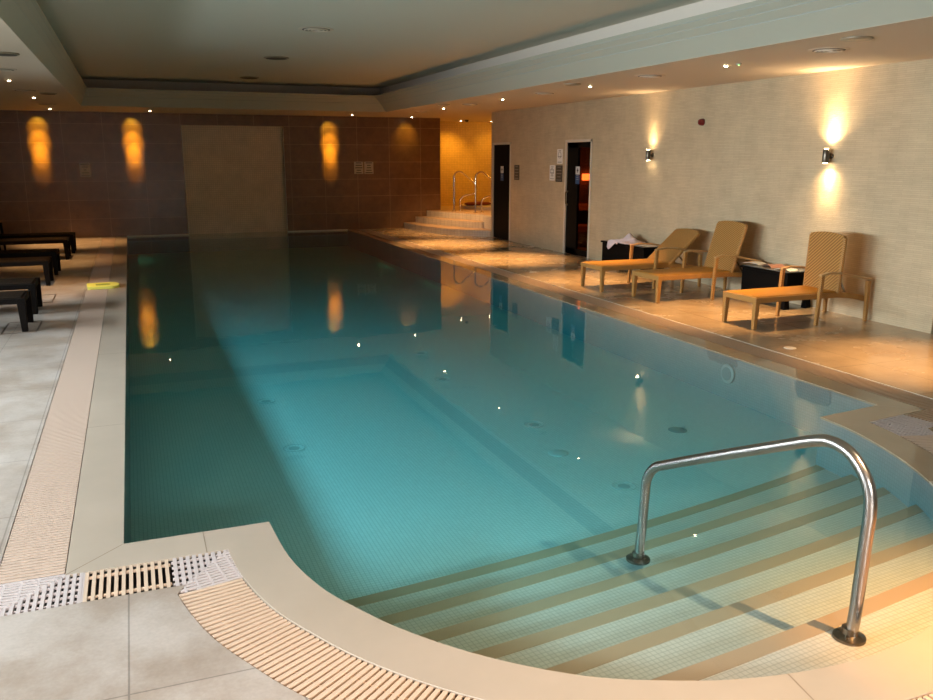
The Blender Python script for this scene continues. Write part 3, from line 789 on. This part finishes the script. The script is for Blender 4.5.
def towel():
    b = MB(); nx, ny = 22, 30; idx = {}
    for i in range(nx+1):
        for j in range(ny+1):
            u, v = i/nx, j/ny; x = -.27+.44*u; y = -.05+.62*v-.06*math.sin(u*5)
            h = .022+.10*math.exp(-((v-.52)/.2)**2-((u-.62)/.26)**2)+.05*math.exp(-((v-.22)/.1)**2-((u-.6)/.2)**2)
            h += .022*math.sin(9*u+5*v)*math.sin(7*v-3*u)+.012*math.sin(21*v+8*u)
            h *= min(1, .35+2.2*min(u, 1-u, v, 1-v)*2)
            z = max(h, .006)
            if x < -.235 and v > .4 and True:
                k = (-.235-x); z -= 3.4*k*(.6+.5*math.sin(v*9)); x = -.237-.012*math.sin(v*17)-.15*k
            idx[i, j] = len(b.v); b.v.append((x, y, z))
    for i in range(nx):
        for j in range(ny): b.f.append((idx[i, j], idx[i+1, j], idx[i+1, j+1], idx[i, j+1])); b.m.append(0)
    o = b.build('towel', M['towel'], smooth=True); o.location = (7.66, 11.82, .472)
    md = o.modifiers.new('thick', 'SOLIDIFY'); md.thickness = .006; md.offset = 1
    tag(o, 'crumpled pinkish white towel hanging over the edge of the far black table', 'towel')
towel()
def magazine(x, y, rz, wd, ln, m, label, lift=0, bend=.02):
    b = MB(); n_ = 8
    for k in range(n_):
        z0 = .004+bend*abs(math.sin(k/n_*math.pi))**.7; z1 = .004+bend*abs(math.sin((k+1)/n_*math.pi))**.7
        y0 = -ln/2+ln*k/n_; y1 = y0+ln/n_
        b.hexa([(-wd/2, y0, z0-.004), (wd/2, y0, z0-.004), (wd/2, y1, z1-.004), (-wd/2, y1, z1-.004)], [(-wd/2, y0, z0), (wd/2, y0, z0), (wd/2, y1, z1), (-wd/2, y1, z1)])
    o = b.build('magazine', m); o.location = (x, y, .4705+lift); o.rotation_euler = (0, 0, rz); tag(o, label, 'magazine', 'magazines on the low black tables')
magazine(7.66, 9.0, R(20), .2, .26, M['paper'], 'open pale magazine at the far end of the near black table')
magazine(7.70, 8.66, R(-15), .2, .26, M['paper_print'], 'reddish magazine lying across the middle of the near black table', 0, .03)
magazine(7.60, 8.32, R(10), .18, .24, M['paper'], 'pale magazine at the near end of the black table beside the nearest tan lounger')
magazine(7.62, 11.5, R(10), .2, .28, M['paper'], 'flat pale magazine beside the towel on the far black table', 0, .008)
# towel-coloured cloth over rear of table 1 is left to the towel itself

# kickboard
def kickboard():
    b = MB(); P = []
    for k in range(13): a = -math.pi/2+math.pi*k/12; P.append((.10+.13*math.cos(a), .115*math.sin(a)))
    P += [(-.20, .115), (-.215, .10), (-.215, -.10), (-.20, -.115)]
    root = thing('kickboard', (-.49, 13.25, 0), 'yellow green foam kickboard lying across the left grate', 'kickboard', rz=R(4))
    root.scale = (.98, 1.9, 1)
    b.prism(P, .0, .04); b.build('board', M['kick'], root, bevel=.006)
    b = MB(); b.prism([(x*.45+.0, y*.4) for x, y in P], .0402, .041); b.build('print', M['kick_dark'], root)
kickboard()
# floor hatches by the black loungers
for (q, lb) in (((-1.20, 12.42), 'square metal-edged floor hatch in the left deck, the farther one'), ((-1.20, 10.35), 'square metal-edged floor hatch beside the nearest black lounger')):
    b = MB(); s = .34
    for a, c in (((-s, -s), (0, -s)), ((0, -s), (0, s)), ((0, s), (-s, s)), ((-s, s), (-s, -s))): b.bar((*a, .0015), (*c, .0015), .012, .003)
    o = b.build('floor_hatch', M['steel_dark']); o.location = (q[0]+.12, q[1], 0); tag(o, lb, 'floor hatch', 'floor hatches in the left deck')
# round deck drain on the right
for (px, py), lb in (((790, 348), 'small pale drain cover in the right deck before the nearest tan lounger'), ((533, 272), 'small pale drain cover in the right deck left of the far tan lounger')):
    q = unproj(px, py, 0); b = MB(); b.lathe((0, 0, 0), [(.06, 0), (.06, .003), (.055, .004)], 20)
    o = b.build('deck_drain', M['white_line']); o.location = q; tag(o, lb, 'drain cover', 'drain covers in the right deck')

# ------------------------------------------------------------------ doors
def door(n_, d, label, glass):
    y0, y1 = d; fw = .045
    b = MB(); b.box(XR-.012, XR+.10, y0, y0+fw, 0, DH); b.box(XR-.012, XR+.10, y1-fw, y1, 0, DH); b.box(XR-.012, XR+.10, y0, y1, DH-fw, DH)
    fr = struct(b.build('door_%d' % n_, M['door_frame']), label, 'door')
    b = MB(); a, c = y0+fw, y1-fw; top = DH-fw
    if not glass:
        b.box(XR+.02, XR+.065, a, c, .01, top-.005); b.build('door_leaf', M['black_door'], fr, bevel=.003)
    else:
        b.box(XR+.02, XR+.065, a, a+.05, .01, top-.005); b.box(XR+.02, XR+.065, c-.42, c, .01, top-.005); b.box(XR+.02, XR+.065, a, c, .01, .12); b.box(XR+.02, XR+.065, a, c, top-.10, top-.005)
        b.build('door_leaf', M['black_door'], fr)
        g = MB(); g.box(XR+.038, XR+.044, a+.05, c-.42, .12, top-.1); g.build('door_glass', M['smoked_glass'], fr)
    for z in (.25, 1.05, 1.82):
        h = MB(); h.tube([(XR+.004, a+.01, z-.05), (XR+.004, a+.01, z+.05)], .012, 8); h.build('hinge', M['steel'], fr, smooth=True)
    if glass:
        h = MB(); yh = c-.05; h.tube([(XR+.02, yh, .95), (XR-.03, yh-.01, .98), (XR-.035, yh, 1.08), (XR-.03, yh+.01, 1.18), (XR+.02, yh, 1.21)], .014, 8); h.build('door_handle', M['brass'], fr, smooth=True)
    # safety plates on the leaf
    ys = (y0+y1)/2+(0 if not glass else .04)
    zc = 1.58 if not glass else 1.61
    p_ = MB(); p_.box(XR+.014, XR+.0195, ys-.075, ys+.075, zc-.075, zc+.075); pl = p_.build('white_plate', M['sign_white'], fr)
    q = MB(); q.box(XR+.0125, XR+.014, ys-.012, ys+.012, zc-.04, zc+.04); q.box(XR+.0125, XR+.014, ys-.035, ys+.035, zc-.008, zc+.014); q.build('pictogram', M['ink'], pl)
    p_ = MB(); p_.box(XR+.014, XR+.0195, ys-.075, ys+.075, zc-.25, zc-.085); pl = p_.build('blue_plate', M['sign_blue'], fr)
    q = MB()
    for k in range(3): q.box(XR+.0125, XR+.014, ys-.04, ys+.04, zc-.10-.035*k, zc-.092-.035*k)
    q.build('print', M['sign_grey'], pl)
door(1, D1, 'narrow black door with small safety plates beside the curved spa steps', False)
door(2, D2, 'black sauna door with a smoked glass pane showing red glow', True)
# room behind door 1 is closed by its leaf; sauna cabin behind door 2
b = MB()
sx0, sx1, sy0, sy1, sz = XR+T, 10.0, 13.5, 16.7, 2.3
b.box(sx1, sx1+.05, sy0, sy1, 0, sz); b.box(sx0, sx1, sy0-.05, sy0, 0, sz); b.box(sx0, sx1, sy1, sy1+.05, 0, sz); b.box(sx0, sx1, sy0, sy1, sz, sz+.05)
struct(b.build('wall_sauna', M['sauna_wood']))
def bench(x0, x1, y0, y1, z, label):
    root = thing('sauna_bench', ((x0+x1)/2, (y0+y1)/2, 0), label, 'bench', 'benches inside the sauna'); hx, hy = (x1-x0)/2, (y1-y0)/2
    b = MB(); k = 6
    for i in range(k): b.box(-hx, hx, -hy+2*hy*i/k+.008, -hy+2*hy*(i+1)/k-.008, z-.03, z)
    b.build('seat_slats', M['sauna_bench'], root)
    b = MB(); b.box(-hx, hx, -hy, -hy+.03, z-.12, z-.035); b.build('front_rail', M['sauna_bench'], root)
    for sx in (-1, 1):
        for sy in (-1, 1): b = MB(); b.box(sx*(hx-.03)-.025, sx*(hx-.03)+.025, sy*(hy-.06)-.025, sy*(hy-.06)+.025, 0, z-.03); b.build('leg', M['sauna_bench'], root)
bench(8.2, 9.95, 16.12, 16.66, .86, 'upper wooden sauna bench seen through the smoked glass door')
bench(8.2, 9.95, 15.55, 16.10, .45, 'lower wooden sauna bench seen through the smoked glass door')
sl = thing('sauna_lamp', (9.42, 16.69, 1.36), 'glowing orange lamp on the sauna wall behind the glass door', 'lamp')
b = MB(); b.box(-.12, .12, -.10, 0, 0, .14); b.build('lamp_shade', M['shade_glass'], sl, bevel=.01)
l = bpy.data.lights.new('sauna_light', 'POINT'); l.energy = 16; l.color = (1, .36, .09); l.shadow_soft_size = .08
o = bpy.data.objects.new('sauna_light', l); COL.objects.link(o); o.location = (9.35, 15.2, 1.5)

# ------------------------------------------------------------------ signs
def sign_x(name, y0, y1, z0, z1, m, ink, lines, label, frame=False, round_=False, group='notices on the right wall'):
    root = thing(name, (XR, (y0+y1)/2, (z0+z1)/2), label, 'sign', group); hy, hz = (y1-y0)/2, (z1-z0)/2
    b = MB(); b.box(-.008, -.001, -hy, hy, -hz, hz); b.build('panel', m, root)
    b = MB(); n_ = lines
    for k in range(n_):
        z = hz*.78-2*hz*.78*k/(n_-1); wd = hy*(.75 if k % 3 else .5)
        b.box(-.0095, -.008, -wd, wd, z-.007, z+.007)
    if round_: b.tube([(-.009, hy*.55*math.cos(t*math.pi/8), hz*.2+hy*.55*math.sin(t*math.pi/8)) for t in range(17)], .006, 4, cap=False)
    b.build('print', ink, root)
sign_x('wall_sign', 16.97, 17.22, 1.37, 1.69, M['sign_brass'], M['ink_soft'], 5, 'dark bronze sign plate just right of the narrow black door')
sign_x('wall_sign', 14.98, 15.20, 1.73, 2.01, M['sign_paper'], M['ink_soft'], 3, 'upper white notice with a round symbol, left of the sauna door', round_=True)
sign_x('wall_sign', 15.29, 15.51, 1.40, 1.70, M['sign_paper'], M['ink_soft'], 5, 'lower white notice left of the dark plate by the sauna door', round_=True)
sign_x('wall_sign', 14.97, 15.24, 1.38, 1.70, M['sign_brass'], M['ink_soft'], 5, 'dark bronze sign plate directly left of the sauna door')
def sign_y(x0, x1, z0, z1, label, m, words):
    root = thing('wall_notice', ((x0+x1)/2, YF, (z0+z1)/2), label, 'sign', 'notices on the brown wall'); hx, hz = (x1-x0)/2, (z1-z0)/2
    b = MB(); b.box(-hx, hx, -.010, -.001, -hz, hz); b.build('panel', m, root)
    b = MB(); n_ = len(words)
    for k, wd in enumerate(words):
        z = hz*.8-2*hz*.8*k/(n_-1); b.box(-hx*wd, hx*wd, -.0115, -.010, z-.011, z+.011)
    b.build('print', M['ink'], root)
sign_y(-1.06, -.83, 1.40, 1.72, 'small grey notice on the brown wall between the two left wall glows', M['sign_grey'], [.8, .6, .25, .7, .8])
sign_y(5.43, 5.67, 1.43, 1.74, 'left of two paired notices on the brown wall right of the pale panel', M['sign_grey'], [.6, .7, .8, .5, .6])
sign_y(5.70, 5.94, 1.43, 1.74, 'right of two paired notices on the brown wall right of the pale panel', M['sign_grey'], [.7, .4, .5, .6, .8])

# ------------------------------------------------------------------ lamps
def downlight(x, y, label, power, tgt=None, color=WARM, angle=60, lit=True, group='recessed ceiling spots', r=.022):
    root = thing('ceiling_spot', (x, y, HC), label, 'ceiling light', group)
    b = MB(); b.lathe((0, 0, 0), [(r+.012, -.001), (r+.012, -.006), (r, -.008)], 20); b.build('trim_ring', M['cornice'], root, smooth=True)
    b = MB(); b.lathe((0, 0, -.0085), [(r*.95, 0), (r*.8, -.006)], 20); b.build('lens', M['bulb'], root, smooth=True)
    if power:
        t = tgt or (x, y, 0); s = spot_light('spot', (x, y, HC-.03), t, power, color, angle, 1, .03)
R_SPOTS = [(6.27, 17.27), (6.29, 14.24), (6.34, 11.21), (6.35, 8.17)]
for (x, y), lb in zip(R_SPOTS, ('lit ceiling spot in the right soffit, farthest, before the spa steps', 'lit ceiling spot in the right soffit before the sauna door', 'lit ceiling spot in the right soffit above the far tan lounger', 'lit ceiling spot in the right soffit, nearest in view, above the nearest tan lounger')):
    downlight(x, y, lb, 520 if y > 13 else 360, (x+.1, y+.05, 0), angle=56)
downlight(6.45, 5.3, 'lit ceiling spot in the right soffit, out of view above the near right deck', 330, (6.6, 5.5, 0), angle=52)
downlight(3.15, .75, 'lit ceiling spot over the near coping of the round bay', 520, (3.25, 2.0, 0), (1, .38, .04), angle=38)
spot_light('spot', (3.15, .75, HC-.03), (2.6, 2.4, 0), 150, (1, .74, .46), 66, 1, .02)
downlight(1.3, .5, 'lit ceiling spot over the curved grate, out of view above the camera', 85, (1.35, 1.9, 0), (1, .50, .18), angle=64)
L_SPOTS = [((-1.41, 13.3), 'lit ceiling spot in the left soffit, nearest in view'), ((-1.44, 16.94), 'lit ceiling spot in the left soffit, middle one of the row')]
for (x, y), lb in L_SPOTS: downlight(x, y, lb, 120, angle=60)
WALL = [(-1.47, 20.66, -1.84, 'lit ceiling spot in the left soffit farthest away, washing the brown wall'), (.54, 20.68, .14, 'lit ceiling spot washing the brown wall left of the pale panel'),
        (5.15, 20.68, 4.81, 'lit ceiling spot washing the brown wall right of the pale panel')]
for x, y, tx, lb in WALL:
    downlight(x, y, lb, 220 if x < 0 else 0, (x+.25, y-.2, 0))
    for zz, pw, cn in ((2.5, 26, 36), (2.2, 95, 31), (1.93, 170, 21), (1.68, 80, 20)): spot_light('wall_wash', (tx, 20.98, HC-.02), (tx, YF, zz), pw, GOLD, cn, 1, .03)
downlight(6.87, 21.3, 'lit ceiling spot close to the brown wall beside the spa opening', 8, (6.85, YF, 2.4), GOLD, 70)
downlight(8.82, 22.86, 'lit ceiling spot in the spa area, left of its pair', 40, (8.5, 23.6, .8), (1, .47, .04), 110)
downlight(9.81, 23.0, 'lit ceiling spot in the spa area, right of its pair', 12, (10.2, 23.6, .8), (1, .47, .04), 110)
downlight(9.3, 20.3, 'added unseen ceiling spot above the spa platform beyond the right wall corner', 60, (8.1, 20.3, .3), WARM, 70)  # added lamp, hidden behind the wall corner, to light the spa steps
spot_light('spot', (7.0, 19.6, HC-.03), (7.5, 20.1, 0), 190, WARM, 80)  # added spot without a fixture, brightens the curved spa steps
l = bpy.data.lights.new('spa_glow', 'POINT'); l.energy = 26; l.color = (1, .46, .04); l.shadow_soft_size = .15
o = bpy.data.objects.new('spa_glow', l); COL.objects.link(o); o.location = (10.6, 21.5, 2.5)

def sconce(y, z, label, up, dn):
    root = thing('wall_lamp', (XR, y, z), label, 'wall lamp', 'up and down wall lamps on the right wall')
    b = MB(); b.lathe((-.001, 0, 0), [(.035, 0), (.035, -.014), (.03, -.018)], 20, axis='x'); b.tube([(-.015, 0, 0), (-.05, 0, 0)], .015, 10); b.build('bracket', M['steel_dark'], root, smooth=True)
    b = MB(); pr = [(.037, -.082), (.039, -.078), (.039, .078), (.037, .082), (.031, .082), (.031, .06), (.004, .06)]
    b.lathe((-.088, 0, 0), pr, 24); b.build('cylinder_shade', M['steel_dark'], root, smooth=True)
    for s in (1, -1):
        b = MB(); b.lathe((-.088, 0, s*.0825), [(.028, 0), (.025, s*.003)], 20); b.build('lens', M['bulb_wall'], root, smooth=True)
    P = (XR-.088, y, z)
    if up:
        spot_light('uplight', (P[0], P[1], z+.09), (XR-.045, y, z+1), up, SUNNY, 62, 1, .02)
        spot_light('uplight', (P[0], P[1], z+.09), (XR-.088, y, z+1), up*.9, SUNNY, 130, 1, .02)
    if dn:
        spot_light('downlight', (P[0], P[1], z-.09), (XR-.045, y, z-1), dn, SUNNY, 62, 1, .02)
        spot_light('downlight', (P[0], P[1], z-.09), (XR-.088, y, z-1), dn*.9, SUNNY, 130, 1, .02)
sconce(11.88, 1.89, 'small dark cylinder wall lamp left of the fire sounder, above the far tan lounger', 12, .2)
sconce(8.07, 1.87, 'brightly lit cylinder wall lamp above the nearest tan lounger', 34, 22)

# ------------------------------------------------------------------ ceiling fittings
def vent(x, y, z, r, label, style='ring', group='round ceiling vents'):
    root = thing('ceiling_vent', (x, y, z), label, 'ceiling vent', group)
    b = MB()
    if style == 'ring':
        b.lathe((0, 0, 0), [(r, -.001), (r, -.004), (r*.86, -.008)], 32); b.build('rim', M['soffit'], root, smooth=True)
        b = MB(); b.lathe((0, 0, -.0082), [(r*.80, 0), (r*.78, -.002)], 32); b.build('backing', M['vent_dark'], root)
        b = MB()
        for k in range(3):
            rr = r*(.25+.2*k); b.tube([(rr*math.cos(t*math.pi/12), rr*math.sin(t*math.pi/12), -.012) for t in range(25)], r*.045, 6, cap=False)
        b.build('louvre', M['soffit'], root, smooth=True)
    else:
        b.lathe((0, 0, 0), [(r, -.001), (r, -.012), (r*.93, -.018)], 32); b.build('rim', M['vent'], root, smooth=True)
        b = MB(); b.lathe((0, 0, -.018), [(r*.85, 0), (r*.80, -.003)], 28); b.build('grille', M['vent_dark'] if style == 'dark' else M['vent'], root)
vent(6.35, 6.64, HC, .19, 'round louvred vent in the right soffit above the bright wall lamp')
vent(5.97, 5.93, HC, .13, 'flat round speaker in the right soffit nearest the camera', 'disc', 'round ceiling speakers')
vent(6.24, 9.52, HC, .19, 'round louvred vent in the right soffit between the second and third tan lounger')
vent(5.91, 10.96, HC, .12, 'flat round speaker in the right soffit in mid room', 'disc', 'round ceiling speakers')
vent(6.34, 12.68, HC, .19, 'round louvred vent in the right soffit above the low table with the towel')
vent(6.28, 15.79, HC, .19, 'round louvred vent in the right soffit between the two black doors')
vent(5.81, 15.99, HC, .12, 'flat round speaker in the right soffit, the farther one', 'disc', 'round ceiling speakers')
vent(6.27, 18.76, HC, .17, 'round louvred vent in the right soffit farthest away')
vent(-1.06, 9.92, HC, .13, 'flat dark round speaker in the left soffit nearest the camera', 'dark', 'round ceiling speakers')
vent(-1.30, 11.7, HC, .16, 'round louvred vent in the left soffit nearest the camera')
vent(-1.40, 15.17, HC, .19, 'round louvred vent in the left soffit in the middle')
vent(-1.12, 15.72, HC, .13, 'flat dark round speaker in the left soffit, the farther one', 'dark', 'round ceiling speakers')
vent(-1.39, 18.95, HC, .19, 'round louvred vent in the left soffit farthest away')
vent(2.33, 11.09, HT, .22, 'round ring vent in the raised ceiling, nearest of three', 'ring', 'ring vents in the raised ceiling')
vent(2.36, 14.4, HT, .20, 'round ring vent in the raised ceiling, middle of three', 'dark', 'ring vents in the raised ceiling')
vent(2.41, 18.09, HT, .19, 'round ring vent in the raised ceiling, farthest of three', 'dark', 'ring vents in the raised ceiling')
# dome cameras and detector
for (px, py), lb in (((430, 119.4), 'small black dome camera on the ceiling by the spa opening'), ((466.7, 121.0), 'small black dome camera on the ceiling inside the spa area')):
    q = unproj(px, py, HC-.03); b = MB(); b.lathe((0, 0, 0), [(.055, 0), (.055, -.015), (.045, -.04), (.025, -.058), (.004, -.064)], 20)
    o = b.build('dome_camera', M['black_plastic'], smooth=True); o.location = (q.x, q.y, HC); tag(o, lb, 'camera', 'black dome cameras')
q = unproj(739, 63.5, HC); root = thing('smoke_detector', (q.x, q.y, HC), 'tiny ceiling sensor with a green light right of the nearest lit spot', 'sensor')
b = MB(); b.lathe((0, 0, 0), [(.03, -.001), (.03, -.01), (.018, -.016)], 20); b.build('body', M['soffit'], root, smooth=True)
b = MB(); b.lathe((0, 0, -.016), [(.008, 0), (.005, -.004)], 10); b.build('indicator', mat('green_led', (.3, 1, .3), .4, emit=(.25, 1, .2), estr=4), root)
al = thing('fire_sounder', (XR, 10.62, 2.36), 'small dark red fire sounder on the right wall between the two wall lamps', 'alarm')
b = MB(); b.lathe((-.001, 0, 0), [(.05, 0), (.05, -.02)], 24, axis='x'); b.build('base', M['red_plastic'], al, smooth=True)
b = MB(); b.lathe((-.0205, 0, 0), [(.045, 0), (.045, -.03), (.035, -.045), (.01, -.05)], 24, axis='x'); b.build('horn', M['red_plastic'], al, smooth=True)
wf = MB(); wf.box(8.32, 8.36, 23.585, 23.599, 1.62, 1.75); wf.lathe((8.34, 23.57, 1.72), [(.03, 0), (.03, .04)], 12); tag(wf.build('wall_hook', M['steel_dark']), 'tiny dark fitting on the yellow spa wall', 'hook')

# ------------------------------------------------------------------ spa handrails and tub
def spa_rail(bx, by, label):
    root = thing('spa_handrail', (bx, by, .45), label, 'handrail', 'steel handrails')
    b = MB()
    P = fil([(0, 0, 0), (0, 0, .98), (.16, -.02, 1.06), (.62, .0, .72), (.66, .02, .45), (.34, .10, .40), (.22, .14, .30), (.24, .15, 0)], .13, 6)
    b.tube(P, .021, 12); b.build('rail_tube', M['chrome'], root, smooth=True)
    for x, y in ((0, 0), (.24, .15)):
        b = MB(); b.lathe((x, y, 0), [(.055, 0), (.05, .012), (.024, .02)], 20); b.build('mounting_flange', M['chrome'], root, smooth=True)
spa_rail(8.02, 21.3, 'steel spa handrail at the top of the curved steps, left of the pair')
spa_rail(8.28, 20.42, 'steel spa handrail at the top of the curved steps, right of the pair')
tub = thing('spa_tub', (10.0, 22.2, .45), 'round spa tub with a pale rim in the yellow spa area', 'spa tub')
b = MB(); b.lathe((0, 0, 0), [(1.35, 0), (1.35, .08), (1.30, .10), (1.05, .10), (1.02, .05), (1.02, 0)], 48); b.build('rim', M['spa_rim'], tub, smooth=True)
b = MB(); b.lathe((0, 0, .04), [(1.03, 0), (1.02, .004)], 48); b.build('water_surface', mat('spa_water_dark', (.12, .12, .08), .05), tub)
b = MB(); b.lathe((0, 0, 0), [(.30, 0), (.40, .03), (.40, .08), (.30, .12), (.06, .14)], 24)
o = b.build('towel', M['towel_rust'], smooth=True); o.location = (9.0, 22.0, .552); o.scale = (1, .6, .7); tag(o, 'rust red towel heap on the rim of the spa tub behind the handrails', 'towel')
